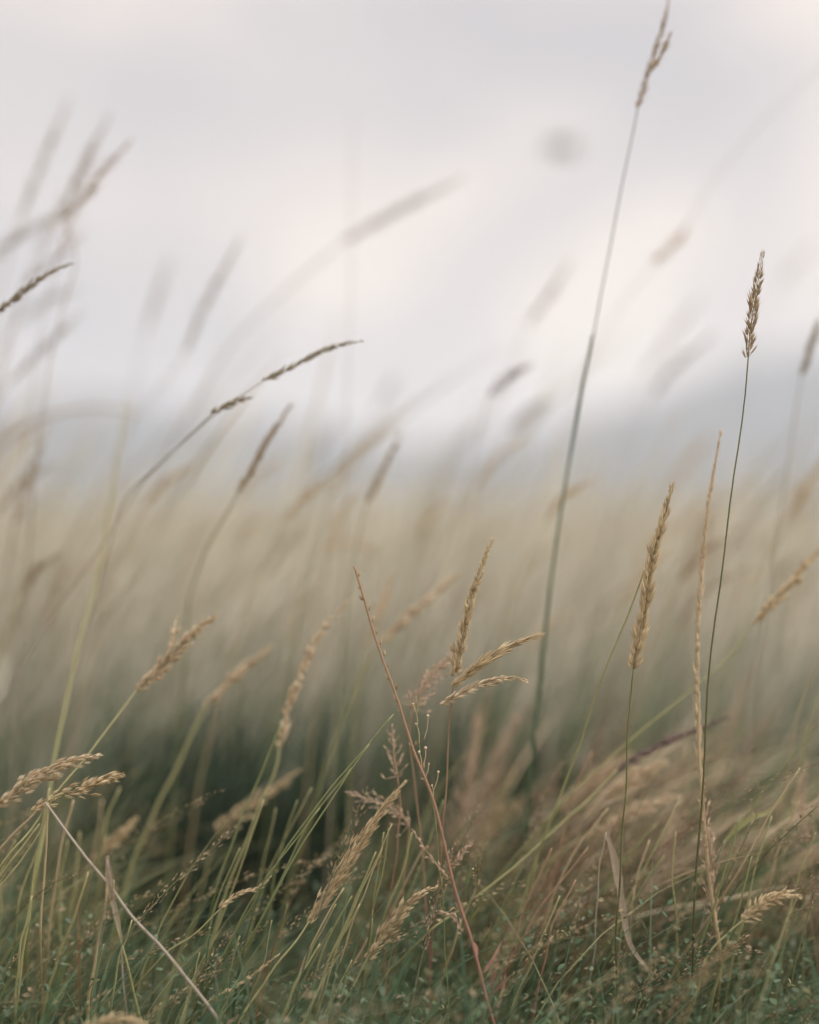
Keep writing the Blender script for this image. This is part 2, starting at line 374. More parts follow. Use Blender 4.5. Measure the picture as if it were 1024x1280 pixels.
stalk('fuzzy blurred head low beside the crossing dead beige stem', 'heads in the low sward',
      [(120,1075),(95,1110),(75,1160)], .79,
      [hd([(172,1022),(155,1040),(138,1056),(118,1078)], 40, .0066, .0022, .0030, ang=.25, style='plume', mat='gold', husks=2)], r=.0008, smat='syell')
stalk('pale rounded seed head cut by the bottom edge under the dark gap', 'heads in the low sward',
      [(105,1284),(92,1300),(85,1330)], .65,
      [hd([(200,1298),(170,1278),(135,1275),(100,1288)], 70, .0052, .0011, .0026, ang=.5, style='plume', mat='gold', husks=2)], r=.0008, smat='syell')
stalk('rough fawn spray of small spikelets behind the thin mottled spike', 'heads in the low sward',
      [(280,1030),(262,1070),(250,1120)], .80,
      [hd([(375,962),(345,985),(310,1010),(272,1040)], 50, .0050, .0020, .0060, ang=.6, style='airy', mat='gold', husks=2)], r=.0006, smat='syell')

# --- blurred heads against sky and hill, further back
FB = 'hazy heads beyond the focus'
HAZY = [
    ('big grey blurred head slanting across the middle of the sky on a long stem', [(556,234),(520,252),(480,272),(430,302)], [(430,302),(370,352),(320,398),(280,445),(235,520)], 1.02, 'olive', 40, .0030, .0011),
    ('dark blurred upright head rising alone above the short dark narrow head', [(288,322),(268,360),(250,395),(232,440)], [(232,440),(205,480),(178,510),(150,560)], .96, 'olive', 34, .0026, .0008),
    ('very faint slim head to one side of the dark upright one', [(206,342),(195,375),(182,415)], [(182,415),(170,470),(160,530)], 1.12, 'olive', 24, .0026, .0008),
    ('outermost slim grey head of the sky cluster, tall and parallel to the others', [(76,148),(60,185),(42,230),(26,272)], [(26,272),(12,320),(0,370),(-15,450)], .98, 'olive', 36, .0026, .0009),
    ('inner upright grey head of the sky cluster', [(126,165),(108,200),(92,235),(74,272)], [(74,272),(55,310),(30,370),(5,450)], .93, 'olive', 30, .0026, .0008),
    ('brownest head of the sky cluster, spread into two short spikes', [(150,190),(128,215),(108,245),(78,272)], [(78,272),(95,320),(80,380),(62,450),(50,540)], .86, 'brown', 26, .0026, .0008),
    ('thin wisp of a head crossing behind the brownest head of the sky cluster', [(112,205),(92,235),(70,270),(48,310)], [(48,310),(30,360),(10,430)], 1.0, 'olive', 18, .0030, .0007),
    ('short loose wisp at the heart of the sky cluster', [(120,222),(100,250),(86,285),(74,320)], [(74,320),(60,370),(45,450)], .90, 'brown', 14, .0030, .0006),
    ('trailing wisp hanging lowest under the sky cluster', [(95,300),(78,318),(55,335),(30,356)], [(30,356),(10,400),(0,470)], .97, 'olive', 16, .0034, .0006),
    ('low nodding grey head under the sky cluster entering from the edge', [(60,275),(35,288),(10,304),(-20,330)], [(-20,330),(-45,370),(-60,450)], .98, 'olive', 34, .0040, .0008),
    ('soft small dark head under the arching brown-green one', [(90,403),(70,420),(45,445),(15,475)], [(15,475),(-10,510),(-30,570)], .95, 'olive', 26, .0024, .0008),
    ('faint drooping head just above the soft small dark one', [(85,365),(65,372),(45,385),(25,402)], [(25,402),(0,430),(-20,490)], 1.05, 'olive', 20, .0028, .0008),
    ('brownish upright head in front of the field below the bent grey blade', [(50,562),(40,590),(30,620),(20,652)], [(20,652),(12,700),(2,760)], .90, 'brown', 28, .0028, .0008),
    ('faint beige head leaning in clear sky beside the tallest stalk', [(706,338),(692,360),(676,384),(662,405)], [(662,405),(645,440),(628,490),(610,560)], 1.04, 'brown', 26, .0028, .0007),
    ('small compact dark head at the foot of the sky beside the tallest stalk', [(655,461),(640,470),(628,480),(612,493)], [(612,493),(602,530),(590,575),(575,625),(552,690),(530,745)], .90, 'purple', 20, .0026, .0008),
    ('second compact dark head, lower and closer to the tallest stalk', [(672,508),(655,520),(638,535)], [(638,535),(622,580),(605,640)], 1.1, 'purple', 24, .0044, .0008),
    ('upper of two faint heads leaning over the hill slope', [(866,385),(845,412),(825,440),(808,465)], [(808,465),(790,510),(770,570)], 1.25, 'purple', 28, .0034, .0009),
    ('lower of two faint heads leaning over the hill slope', [(882,426),(860,444),(840,462),(818,490)], [(818,490),(800,530),(785,580),(765,650)], 1.08, 'purple', 30, .0032, .0009),
    ('faint tan head low over the hill slope beside the narrow beige spike', [(880,555),(862,575),(845,600)], [(845,600),(830,650),(815,720)], 1.15, 'gold', 22, .0030, .0008),
    ('dim grey head standing against the hill between sky dip and tallest stalk', [(595,535),(578,550),(565,570),(555,600)], [(555,600),(545,650),(535,710)], 1.2, 'olive', 26, .0036, .0009),
    ('dim slender head over the sky dip, beside the small brown lone head', [(415,535),(402,560),(388,590)], [(388,590),(375,640),(365,700)], 1.15, 'olive', 22, .0026, .0009),
    ('dim double-sided head over the sky dip near the slim reddish-brown one', [(455,548),(440,572),(425,600)], [(425,600),(412,650),(400,720)], 1.22, 'olive', 22, .0026, .0009),
    ('faint small head above the sky dip over the small brown lone head', [(490,478),(480,495),(470,515)], [(470,515),(460,560),(450,620)], 1.25, 'olive', 18, .0026, .0008),
    ('fading head in the sky beyond the small sharp brown one', [(1010,315),(990,335),(975,360)], [(975,360),(955,410),(935,470)], 1.4, 'olive', 18, .0028, .0009),
    ('dark greenish upright head at the edge above the drooping pale ear', [(38,722),(26,750),(14,785),(2,815)], [(2,815),(-8,850),(-15,900)], .93, 'olive', 32, .0030, .0009),
    ('second dark upright head next to the flattened blade', [(84,702),(74,725),(66,755),(58,790)], [(58,790),(48,850),(40,910)], .98, 'brown', 30, .0030, .0009),
    ('pale tuft-like head leaning in front of the field beside the flattened blade', [(150,690),(125,700),(100,712),(75,730)], [(75,730),(50,775),(30,840)], 1.05, 'pale', 30, .0034, .0009),
    ('small pale bent head above the knobbly top of the reddish twig', [(470,690),(450,680),(425,678),(405,688)], [(405,688),(390,730),(380,800)], 1.0, 'pale', 22, .0024, .0008)]
for lab, head, st, d, mt, n, R0, r in HAZY:
    (tx, ty), (ux, uy) = head[0], head[1]
    head = [(tx+(tx-ux)*.75, ty+(ty-uy)*.75)] + head
    stalk(lab, FB, st, d, [hd(head, int(n*1.5), .0064, .0013, R0*1.2, ang=.4, style='plume', mat=mt, husks=2)], r=r*.8, smat='sgrey')
for i in range(46):
    hx = random.uniform(-20, 1040); hy = random.uniform(585, 815); dd = random.uniform(.86, 1.25)
    ln = random.uniform(55, 110); le = random.uniform(.15, .75); cv = random.uniform(.05, .3)
    head = [(hx+ln*(le+cv), hy-ln*.8), (hx+ln*.5*le, hy-ln*.45), (hx, hy)]
    stalk('soft blurred straw seed head, one of many alike across the pale field', 'soft heads of the pale field',
          [(hx, hy), (hx-60*le, hy+90), (hx-95*le, hy+180)], dd, [hd(head, 34, .0062, .0013, .0022, ang=.32, style='plume', mat=random.choice(['gold','pale','pale','brown']), husks=2)], r=.0006, smat=random.choice(['syell','sstraw','sgreen']))
stalk('long faint bowed stem curving across the sky with a small reddish head hanging midway', 'tall stalks against the sky',
      [(1040,72),(1000,108),(958,148),(918,192),(885,235),(858,285),(830,322),(790,365),(750,430),(720,500)], (.95,1.0),
      [hd([(862,280),(848,298),(832,315),(815,326)], 16, .0070, .0020, .0030, ang=.4, style='plume', mat='pink', husks=2, d=.96)], r=.0004, smat='sgrey')
stalk('very faint thick upright stem close to the lens crossing the slanting grey head', 'tall stalks against the sky',
      [(441,140),(440,250),(438,360),(434,480),(428,640),(420,850)], (.53,.60), [], r=.00022, smat='sgrey')
# bent grey blade
def arc_leaf(label, group, pts, d, w, mat, stem):
    def ex(root, base):
        b = MB(); b.leaf(smooth([W(x, y, d) for x, y in pts], 24), w, .5); b.build('leaf', mat, root, base)
    stalk(label, group, stem, d, [], r=.0004, smat='sgrey', name='bent_leaf', extras=ex)
arc_leaf('blurred blue-grey leaf bent over in an arch in front of the hills', 'hazy heads beyond the focus', [(-20,575),(15,545),(60,520),(110,510),(160,514),(200,528)], 1.02, .0042, 'sgrey', [(-20,575),(-45,620),(-60,700)])
arc_leaf('pale dry leaf hanging bent and twisted between the low stems', 'heads in the low sward', [(758,1040),(770,1080),(778,1130),(788,1180),(810,1210),(834,1226)], .715, .0042, 'dry', [(758,1040),(750,1090),(742,1180)])
arc_leaf('small pale folded leaf pair hanging from the crossing dead beige stem', 'heads in the low sward', [(134,1070),(138,1110),(146,1150),(153,1172)], .68, .0034, 'dry', [(134,1075),(150,1180),(156,1250)])
arc_leaf('light green bent stem-leaf with a whitish kink above the low leaves', 'heads in the low sward', [(905,1052),(925,1032),(945,1020),(962,1014),(985,990)], .73, .0030, 'syell', [(906,1050),(895,1090),(880,1150)])

# --- thin stems of the tufts
def tuft(label, group, lines, smat, r=.0005):
    for i, (a, b, d) in enumerate(lines):
        ax, ay = a; bx, by = b
        mid = ((ax+bx)/2+random.uniform(-5, 5)+(bx-ax)*.06, (ay+by)/2)
        stalk(label, group, [a, mid, b], d, [], r=r*random.uniform(.8, 1.2), smat=smat if isinstance(smat, str) else smat[i % len(smat)], name='bare_stalk')
tuft('thin bare yellowish stem in the tuft hanging below the drooping pale ears', 'tuft of stems below the drooping ears',
     [((62,985),(30,1190),.70),((60,1000),(48,1180),.71),((50,1030),(5,1090),.70),((48,1060),(20,1150),.73),((92,1000),(60,1170),.74),((85,1050),(76,1190),.76),((100,1040),(85,1160),.77),((70,990),(0,1060),.72),((20,1050),(0,1120),.74),((110,1090),(70,1210),.72),((128,1000),(110,1100),.80),((150,985),(128,1060),.78),((40,1120),(25,1200),.69),((135,1070),(120,1200),.70),((142,1100),(150,1170),.69)], ('syell','sstraw','syell'), .00075)
tuft('thin yellow-green stem in the tuft under the long feathery head', 'tuft of stems under the feathery head',
     [((490,1030),(400,1260),.70),((486,1035),(466,1150),.71),((480,1040),(462,1180),.71),((478,1060),(440,1160),.705),((470,1065),(385,1280),.71),((440,1120),(395,1225),.69),((450,1130),(400,1250),.70),((430,1110),(392,1180),.695),((420,1130),(355,1280),.71),((415,1160),(370,1260),.72),((400,1180),(345,1290),.69),((462,1170),(410,1290),.72),((440,1200),(395,1290),.70),((475,1200),(430,1290),.72),((515,1040),(480,1150),.73),((530,1060),(455,1220),.74)], ('syell','sgreen','syell','sstraw'), .00062)
tuft('long thin slanting green stem crossing the herbs before the reddish twig', 'thin slanting stems',
     [((492,893),(330,1110),.715),((462,930),(330,1140),.705),((400,1010),(260,1230),.71),((440,960),(350,1100),.72)], 'sgreen', .0006)
tuft('thin green stem leaning over the dark gap', 'thin stems by the dark gap',
     [((352,905),(270,1120),.74),((330,1000),(265,1190),.73),((300,1060),(255,1200),.72),((390,985),(300,1200),.75),((372,1000),(330,1180),.75),((345,1010),(310,1170),.76),((300,1170),(280,1270),.70),((340,1150),(310,1260),.71),((360,1130),(330,1240),.72),((250,1190),(225,1285),.70),((130,1180),(115,1270),.69),((165,1150),(140,1260),.70)], ('sgreen','syell'), .00055)
tuft('thin orange-green stem rising by the far edge behind the caterpillar-like head', 'thin stems by the edge',
     [((1026,815),(985,965),.78),((1024,870),(1000,960),.79),((1030,900),(940,1010),.75),((1000,960),(910,1110),.72),((965,1020),(935,1120),.72),((940,1070),(915,1160),.70),((1000,1000),(960,1110),.74),((1020,1040),(980,1160),.73),((925,1020),(880,1180),.71),((985,965),(965,1080),.8)], ('sstraw','syell','sgreen'), .00055)
tuft('thin rust or yellow stem slanting in the sward below the purplish arch', 'thin stems below the purplish arch',
     [((740,940),(700,1060),.76),((700,1000),(665,1110),.74),((760,1010),(690,1130),.74),((820,1030),(740,1130),.75),((690,1060),(650,1160),.73),((850,1000),(760,1180),.74),((812,1050),(790,1150),.73),((830,1070),(775,1160),.72),((735,1060),(640,1200),.73),((700,1120),(665,1200),.71),((860,930),(800,1050),.80),((655,1080),(600,1210),.74),((720,1100),(680,1210),.71),((845,1040),(845,1160),.72),((600,1100),(560,1200),.73),((555,1000),(500,1150),.74)], ('sred','syell','sstraw','sgreen'), .0006)

# --- airy pink flowering grass behind the three-pronged panicle, and small beaded herb in front of it
for lab, head, st, d, mt, n in [
    ('airy pinkish spray of tiny spikelets behind the three-pronged panicle', [(600,880),(592,940),(580,1010),(570,1060)], [(570,1060),(560,1110)], .84, 'pink', 170),
    ('taller rusty airy spray behind the thin reddish stem', [(650,890),(625,940),(605,1000),(590,1060)], [(590,1060),(580,1110)], .88, 'pink', 190),
    ('pale airy spray closest to the blue-green sheath', [(645,960),(630,990),(615,1030),(600,1080)], [(600,1080),(590,1130)], .86, 'gold', 120),
    ('pinkish fluffy tuft caught under the side branches of the three-pronged panicle', [(575,812),(552,832),(532,858),(515,885)], [(515,885),(512,930),(520,1000)], .735, 'pink', 70),
    ('small dusty-pink spray beside the top of the feathery head', [(490,905),(492,935),(497,970)], [(497,970),(500,1010),(495,1060)], .73, 'pink', 20),
    ('loose fawn spray reaching sideways behind the feathery head', [(432,990),(462,1000),(490,1010),(512,1030)], [(512,1030),(508,1080),(500,1140)], .735, 'pink', 30),
    ('hazy pinkish spray behind the narrow beige spike, upper', [(940,830),(925,870),(910,920),(900,960)], [(900,960),(890,1010)], .95, 'pink', 60),
    ('hazy pinkish spray leaning behind the narrow beige spike, lower', [(985,870),(960,900),(935,940),(920,980)], [(920,980),(910,1030)], .98, 'pink', 60),
    ('pinkish spray with white flecks near the light green bent stem-leaf', [(1010,950),(1000,990),(1005,1030),(1015,1070)], [(1015,1070),(1020,1130)], .76, 'pink', 46),
    ('rusty upright spray low between the dry leaf and the narrow beige spike', [(860,1010),(845,1040),(830,1080)], [(830,1080),(820,1130)], .78, 'pink', 40)]:
    stalk(lab, 'airy pinkish sprays', st, d, [hd(head, int(n*(1.2 if n < 100 else .72)), .0036, .0010, .0095 if n < 100 else .0150, ang=.7, style='airy', mat=mt, husks=2, rach='sred')], r=.0005, smat='sred', name='flowering_grass')
def beads(root, base):
    for (x, y), (sx_, sy_) in [((532,935),(528,960)),((524,940),(526,965)),((536,955),(530,975)),((548,965),(541,990)),((520,905),(524,930)),((516,880),(522,910)),((535,895),(530,925)),((540,982),(540,1000)),((512,930),(522,955))]:
        p = W(x, y, .70); q = W(sx_, sy_, .70)
        b = MB(); b.tube(smooth([q, q.lerp(p,.5)+Vector((.0008,0,.0006)), p], 8), [.00028,.00026,.00024,.00022,.0002,.0002,.0002,.0003], 4, .5)
        r_ = random.uniform(.0004,.0008)
        pr = [p+Vector((0,0,-r_)), p+Vector((0,0,-.6*r_)), p, p+Vector((0,0,.6*r_)), p+Vector((0,0,1.1*r_))]
        b.tube(pr, [r_*.25,r_*.85,r_,r_*.75,r_*.1], 8, .9); b.build('seed_capsule', 'gold', root, base)
stalk('delicate herb with round cream seed capsules beside the reddish twig', None, [(520,870),(524,920),(530,965),(540,1000),(546,1060)], .70, [], r=.00035, smat='sgreen', name='herb_stalk', cat='wild herb', extras=beads)

# --- a small insect hanging in the sky, far out of focus
def insect():
    c = W(703, 186, .43)
    root = bpy.data.objects.new('flying_insect', None); root.location = c; root.empty_display_size = .01; COL.objects.link(root)
    tag(root, 'small dark out-of-focus speck of a flying insect alone in the pale sky', 'insect')
    b = MB(); P = [c+Vector((.0002*i, .0001*i, .0009*(i-4))) for i in range(9)]
    b.tube(P, [.0002,.0005,.0007,.0006,.0004,.0006,.0006,.0005,.0002], 8, .4); b.build('body', 'insect', root, c)
    for s in (-1, 1):
        for k in (0, 1):
            q = MB(); q.leaf(smooth([c+Vector((0,0,.001)), c+Vector((s*.0030,.0010,.0022-.0022*k)), c+Vector((s*.0058,.0022,.0020-.0046*k))], 10), .0030, .5); q.build('wing', 'wing', root, c)
insect()


# ------------------------------------------------------------------ setting: ground, hills, haze
def grid_obj(name, xs, ys, zf, mat):
    X, Y = np.meshgrid(xs, ys); Z = zf(X, Y)
    nx, ny = len(xs), len(ys)
    v = np.stack([X, Y, Z], -1).reshape(-1, 3)
    idx = np.arange(nx*ny).reshape(ny, nx)
    f = np.stack([idx[:-1, :-1], idx[:-1, 1:], idx[1:, 1:], idx[1:, :-1]], -1).reshape(-1, 4)
    return np_mesh(name, v, f, mat)

def np_mesh(name, v, f, mat, attrs=None, smooth_=True, mats=None, midx=None):
    me = bpy.data.meshes.new(name)
    nv, nf, k = len(v), len(f), f.shape[1]
    me.vertices.add(nv); me.vertices.foreach_set('co', v.astype(np.float32).ravel())
    me.loops.add(nf*k); me.loops.foreach_set('vertex_index', f.astype(np.int32).ravel())
    me.polygons.add(nf); me.polygons.foreach_set('loop_start', np.arange(0, nf*k, k, dtype=np.int32))
    me.polygons.foreach_set('use_smooth', np.full(nf, smooth_))
    for m in (mats or [mat]): me.materials.append(m)
    if midx is not None: me.polygons.foreach_set('material_index', midx.astype(np.int32))
    for nm, a in (attrs or {}).items():
        at = me.attributes.new(nm, 'FLOAT', 'POINT'); at.data.foreach_set('value', a.astype(np.float32).ravel())
    me.update(calc_edges=True); me.validate()
    o = bpy.data.objects.new(name, me); COL.objects.link(o)
    return o

def field_mat(name, c1, c2, c3, scale):
    m, nt, N, L = new_mat(name)
    tc = N.new('ShaderNodeTexCoord'); n1 = N.new('ShaderNodeTexNoise'); n1.inputs['Scale'].default_value = scale; n1.inputs['Detail'].default_value = 8
    L.new(tc.outputs['Object'], n1.inputs['Vector'])
    cr = N.new('ShaderNodeValToRGB'); e = cr.color_ramp.elements
    e[0].position = .3; e[0].color = (*c1, 1); e[1].position = .7; e[1].color = (*c3, 1)
    k = e.new(.5); k.color = (*c2, 1)
    L.new(n1.outputs['Fac'], cr.inputs[0])
    pb = N.new('ShaderNodeBsdfPrincipled'); pb.inputs['Roughness'].default_value = .9; pb.inputs['Specular IOR Level'].default_value = .1
    L.new(cr.outputs[0], pb.inputs['Base Color'])
    out = N.new('ShaderNodeOutputMaterial'); L.new(pb.outputs[0], out.inputs[0])
    return m

def spread(a, b, n, p):
    t = np.linspace(-1, 1, n); s = np.sign(t)*np.abs(t)**p
    return (a+b)/2 + (b-a)/2*s
xs = spread(-1500, 1500, 120, 4); ys = np.concatenate([np.linspace(-20, -1, 6), np.linspace(0, 1, 120)**4*1500])
def gz(X, Y):
    fade = np.clip((np.hypot(X, Y)-3)/30, 0, 1)
    near = .006*np.sin(X*9+1)*np.sin(Y*7)-.006
    return near*(1-fade) + fade*(.12*np.sin(X*.03+1)*np.sin(Y*.021) - .06)
ground = grid_obj('ground', xs, ys, gz, field_mat('field_soil', (.10,.085,.045), (.20,.175,.10), (.30,.25,.15), .8))
tag(ground, kind='structure')

hx = np.linspace(-900, 900, 220); hy = np.linspace(430, 1150, 70)
def hz(X, Y):
    ang = X/Y*FPX+512                       # rough bearing, in photo columns
    prof = np.interp(ang, [-400, -60, 60, 170, 300, 420, 560, 660, 760, 880, 1000, 1150, 1500], [160, 158, 152, 138, 116, 98, 90, 110, 140, 178, 196, 200, 178])
    ridge = prof/FPX*760
    s = np.clip((Y-430)/330, 0, 1); s = s*s*(3-2*s)
    back = 1-np.clip((Y-760)/390, 0, 1)**2
    nz = 5*np.sin(X*.021+Y*.013)+3*np.sin(X*.053-Y*.031+2)+1.5*np.sin(X*.13+1.3*np.sin(Y*.05))
    return np.maximum(-3, ridge*s*back + nz*s*back*.8 - 3)
hills = grid_obj('hills', hx, hy, hz, field_mat('haze_tinted_turf', (.065,.085,.105), (.085,.108,.125), (.11,.13,.135), .012))  # blue of the distant haze is partly painted into these turf colours
tag(hills, kind='structure')

bpy.ops.mesh.primitive_cube_add(size=1)
haze = bpy.context.object; haze.name = haze.data.name = 'haze'
haze.scale = (3400, 1700, 101); haze.location = (0, 760, 48.5); tag(haze, 'thin pale haze fading the distant hills', 'haze', kind='stuff')
hm, nt, N, L = new_mat('pale_haze')
pv = N.new('ShaderNodeVolumePrincipled'); pv.inputs['Density'].default_value = .0011; pv.inputs['Color'].default_value = (.87, .90, .95, 1); pv.inputs['Anisotropy'].default_value = .3
out = N.new('ShaderNodeOutputMaterial'); L.new(pv.outputs[0], out.inputs['Volume']); haze.data.materials.append(hm)

# ------------------------------------------------------------------ stuff: the grass nobody could count
def tubes(base, h, lean, ldir, rad, sides, rings, tone, alo=0., ahi=1., curve=1.8):
    n = len(h); K = len(rings)
    t = rings[None, :]
    cx = base[:, 0:1] + np.cos(ldir)[:, None]*(lean*h)[:, None]*t**curve
    cy = base[:, 1:2] + np.sin(ldir)[:, None]*(lean*h)[:, None]*t**curve
    cz = base[:, 2:3] + h[:, None]*(t - .18*(lean**2)[:, None]*t**3)
    an = np.arange(sides)*2*np.pi/sides
    vx = cx[:, :, None]+rad[:, :, None]*np.cos(an); vy = cy[:, :, None]+rad[:, :, None]*np.sin(an)
    vz = np.repeat(cz[:, :, None], sides, 2)
    v = np.stack([vx, vy, vz], -1).reshape(-1, 3)
    idx = np.arange(n*K*sides).reshape(n, K, sides); nx = np.roll(idx, -1, 2)
    f = np.stack([idx[:, :-1], nx[:, :-1], nx[:, 1:], idx[:, 1:]], -1).reshape(-1, 4)
    A = np.broadcast_to((alo+(ahi-alo)*rings)[None, :, None], (n, K, sides)).ravel(); T = np.broadcast_to(tone[:, None, None], (n, K, sides)).ravel()
    return v, f, A, T

def ribbons(base, h, lean, ldir, wid, K, tone, curve=2.0, droop=.3):
    n = len(h); t = np.linspace(0, 1, K)[None, :]
    cx = base[:, 0:1] + np.cos(ldir)[:, None]*(lean*h)[:, None]*t**curve
    cy = base[:, 1:2] + np.sin(ldir)[:, None]*(lean*h)[:, None]*t**curve
    cz = base[:, 2:3] + h[:, None]*(t-droop*(lean)[:, None]*t**3)
    fa = rng.uniform(0, np.pi, n); w = wid[:, None]*np.minimum(1, .5+2*t)*(1-t**2.5)+2e-5
    ox = np.cos(fa)[:, None]*w*.5; oy = np.sin(fa)[:, None]*w*.5
    v = np.stack([np.stack([cx-ox, cy-oy, cz], -1), np.stack([cx+ox, cy+oy, cz], -1)], 2).reshape(-1, 3)
    idx = np.arange(n*K*2).reshape(n, K, 2)
    f = np.stack([idx[:, :-1, 0], idx[:, :-1, 1], idx[:, 1:, 1], idx[:, 1:, 0]], -1).reshape(-1, 4)
    A = np.broadcast_to(t[:, :, None], (n, K, 2)).ravel(); T = np.broadcast_to(tone[:, None, None], (n, K, 2)).ravel()
    return v, f, A, T

class Mass:
    def __init__(s): s.V = []; s.F = []; s.A = []; s.T = []; s.I = []; s.n = 0
    def add(s, vfat, mi=0):
        v, f, a, t = vfat; s.V.append(v); s.F.append(f+s.n); s.A.append(a); s.T.append(t); s.I.append(np.full(len(f), mi)); s.n += len(v)
    def build(s, name, mats):
        return np_mesh(name, np.concatenate(s.V), np.concatenate(s.F), None, {'along': np.concatenate(s.A), 'tone': np.concatenate(s.T)}, True, mats, np.concatenate(s.I))

def sow(n, d0, d1, side=.45, p=1.0):
    """n spots in the wedge the camera looks into (and a step to either side); p > 1 crowds them near"""
    u = rng.random(n)**p; d = d0+(d1-d0)*u
    x = rng.uniform(-1, 1, n)*(.34*d+side)
    b = np.stack([x, d, np.zeros(n)], -1); b[:, 2] = gz(b[:, 0], b[:, 1])
    return b

WIND = 0.15   # heads lean towards +x
def wdir(n, s=.8): return WIND+rng.normal(0, s, n)
HR = np.array([0, .25, .5, .68, .74, .80, .86, .93, 1.0])
def head_rad(n, r, bulge):
    m = np.array([1.2, 1, .85, .75, 0, 0, 0, 0, .15]); b = np.array([0, 0, 0, 0, .6, 1, .85, .5, 0])
    return r[:, None]*m[None]+bulge[:, None]*b[None]+1e-5

leafm = plant_mat('meadow_leaf', (.09,.15,.085), (.20,.25,.13), (.065,.10,.065), transl=.4, nscale=60)
tealm = plant_mat('lush_leaf', (.09,.16,.075), (.15,.23,.10), (.045,.08,.06), transl=.4, nscale=60)
strawm = plant_mat('meadow_straw', (.17,.25,.15), (.82,.77,.65), (.58,.55,.44), a0=.12, a1=.68, transl=.35, nscale=60)
rustm = plant_mat('rust_leaf', (.26,.15,.08), (.44,.27,.14), (.14,.07,.05), transl=.4, nscale=60)

straml = plant_mat('yellowing_leaf', (.23,.28,.12), (.44,.42,.22), (.16,.14,.07), transl=.4, nscale=60)
# far and middle grass
def tall(mass, n, d0, d1, p, hm, hs, tallf, wmul=1.):
    b = sow(n, d0, d1, .5, p); dd = b[:, 1]
    h = np.clip(rng.normal(hm, hs, n), .1, .42); tl = rng.random(n) < tallf; h = np.where(tl, h+rng.uniform(.03, .17, n), h)
    sc = np.clip(dd/2.5, 1, 9)*wmul
    mass.add(tubes(b, h, rng.uniform(.1, .75, n), wdir(n, .6), head_rad(n, .0006*sc, rng.uniform(.0010, .0026, n)*sc**.8), 3, HR, rng.random(n)), 0)
def blades(mass, n, d0, d1, p, hm, hs, mi=1, w=.003):
    b = sow(n, d0, d1, .5, p); dd = b[:, 1]
    h = np.clip(rng.normal(hm, hs, n), .04, .34); sc = np.clip(dd/2.5, 1, 9)
    mass.add(ribbons(b, h, rng.uniform(.1, 1.0, n), wdir(n, 1.1), w*sc*rng.uniform(.5, 1.2, n), 7, rng.random(n)), mi)
g = Mass()
tall(g, 6500, 1.02, 3.0, 1.2, .262, .05, .11)
tall(g, 260, .98, 1.35, 1.0, .29, .055, .12, 1.2)
tall(g, 10000, 3.0, 12.0, 1.2, .30, .050, .07)
tall(g, 14000, 12.0, 70.0, 1.6, .30, .05, .04)
tall(g, 90, .93, 1.15, 1.0, .21, .05, .05)
blades(g, 9000, .98, 3.0, 1.2, .15, .05)
blades(g, 8000, 3.0, 14.0, 1.3, .18, .05)
blades(g, 6000, .98, 2.2, 1.3, .12, .04, 2, .0035)
mg = g.build('meadow_grass', [strawm, leafm, tealm]); tag(mg, 'dense pale straw meadow grass filling the field up to the hills', 'grass', kind='stuff')

# low sward near the camera
s = Mass()
def low(n, d0, d1, p, hm, hs, mi, w, lean=(.1, 1.1), sd=1.0):
    b = sow(n, d0, d1, .35, p)
    h = np.clip(rng.normal(hm, hs, n), .02, .24)
    h = np.where((b[:, 0] > -.18) & (b[:, 0] < -.06) & (b[:, 1] > .74), h*.55, h)
    s.add(ribbons(b, h, rng.uniform(*lean, n), wdir(n, sd), w*rng.uniform(.5, 1.3, n), 8, rng.random(n)), mi)
low(4200, .45, 1.15, 1.0, .080, .025, 1, .0024)
low(1500, .60, 1.15, 1.0, .12, .03, 0, .0014)
low(420, .70, 1.15, 1.0, .13, .03, 2, .0014)
low(260, .70, 1.2, 1.0, .16, .03, 0, .0013, (.3, .9), .5)
low(9000, .45, 1.0, 1.0, .050, .018, 1, .0012, (.2, 1.4), 2.0)
low(2600, .45, 1.0, 1.0, .055, .018, 0, .0014, (.2, 1.4), 2.0)
low(1800, .50, 1.0, 1.0, .060, .02, 3, .0012, (.2, 1.4), 2.0)
def drift(n, x0, x1, d0, d1, hm, hs, mi, w):
    b = np.stack([rng.uniform(x0, x1, n), rng.uniform(d0, d1, n), np.zeros(n)], -1)
    hollow = (b[:, 0] > -.19) & (b[:, 0] < -.06) & (b[:, 1] > .76); b[hollow, 0] += .25
    s.add(ribbons(b, np.clip(rng.normal(hm, hs, n), .03, .26), rng.uniform(.35, 1.1, n), wdir(n, .5), w*rng.uniform(.5, 1.3, n), 9, rng.random(n)), mi)
drift(90, .0, .36, .80, 1.05, .15, .04, 2, .0022)
drift(260, -.02, .40, .78, 1.10, .14, .04, 3, .0024)
drift(420, -.02, .40, .78, 1.05, .14, .04, 0, .0024)
drift(240, -.40, .0, .80, 1.05, .10, .03, 3, .0020)
drift(120, -.40, -.12, .72, .90, .12, .04, 3, .0018)
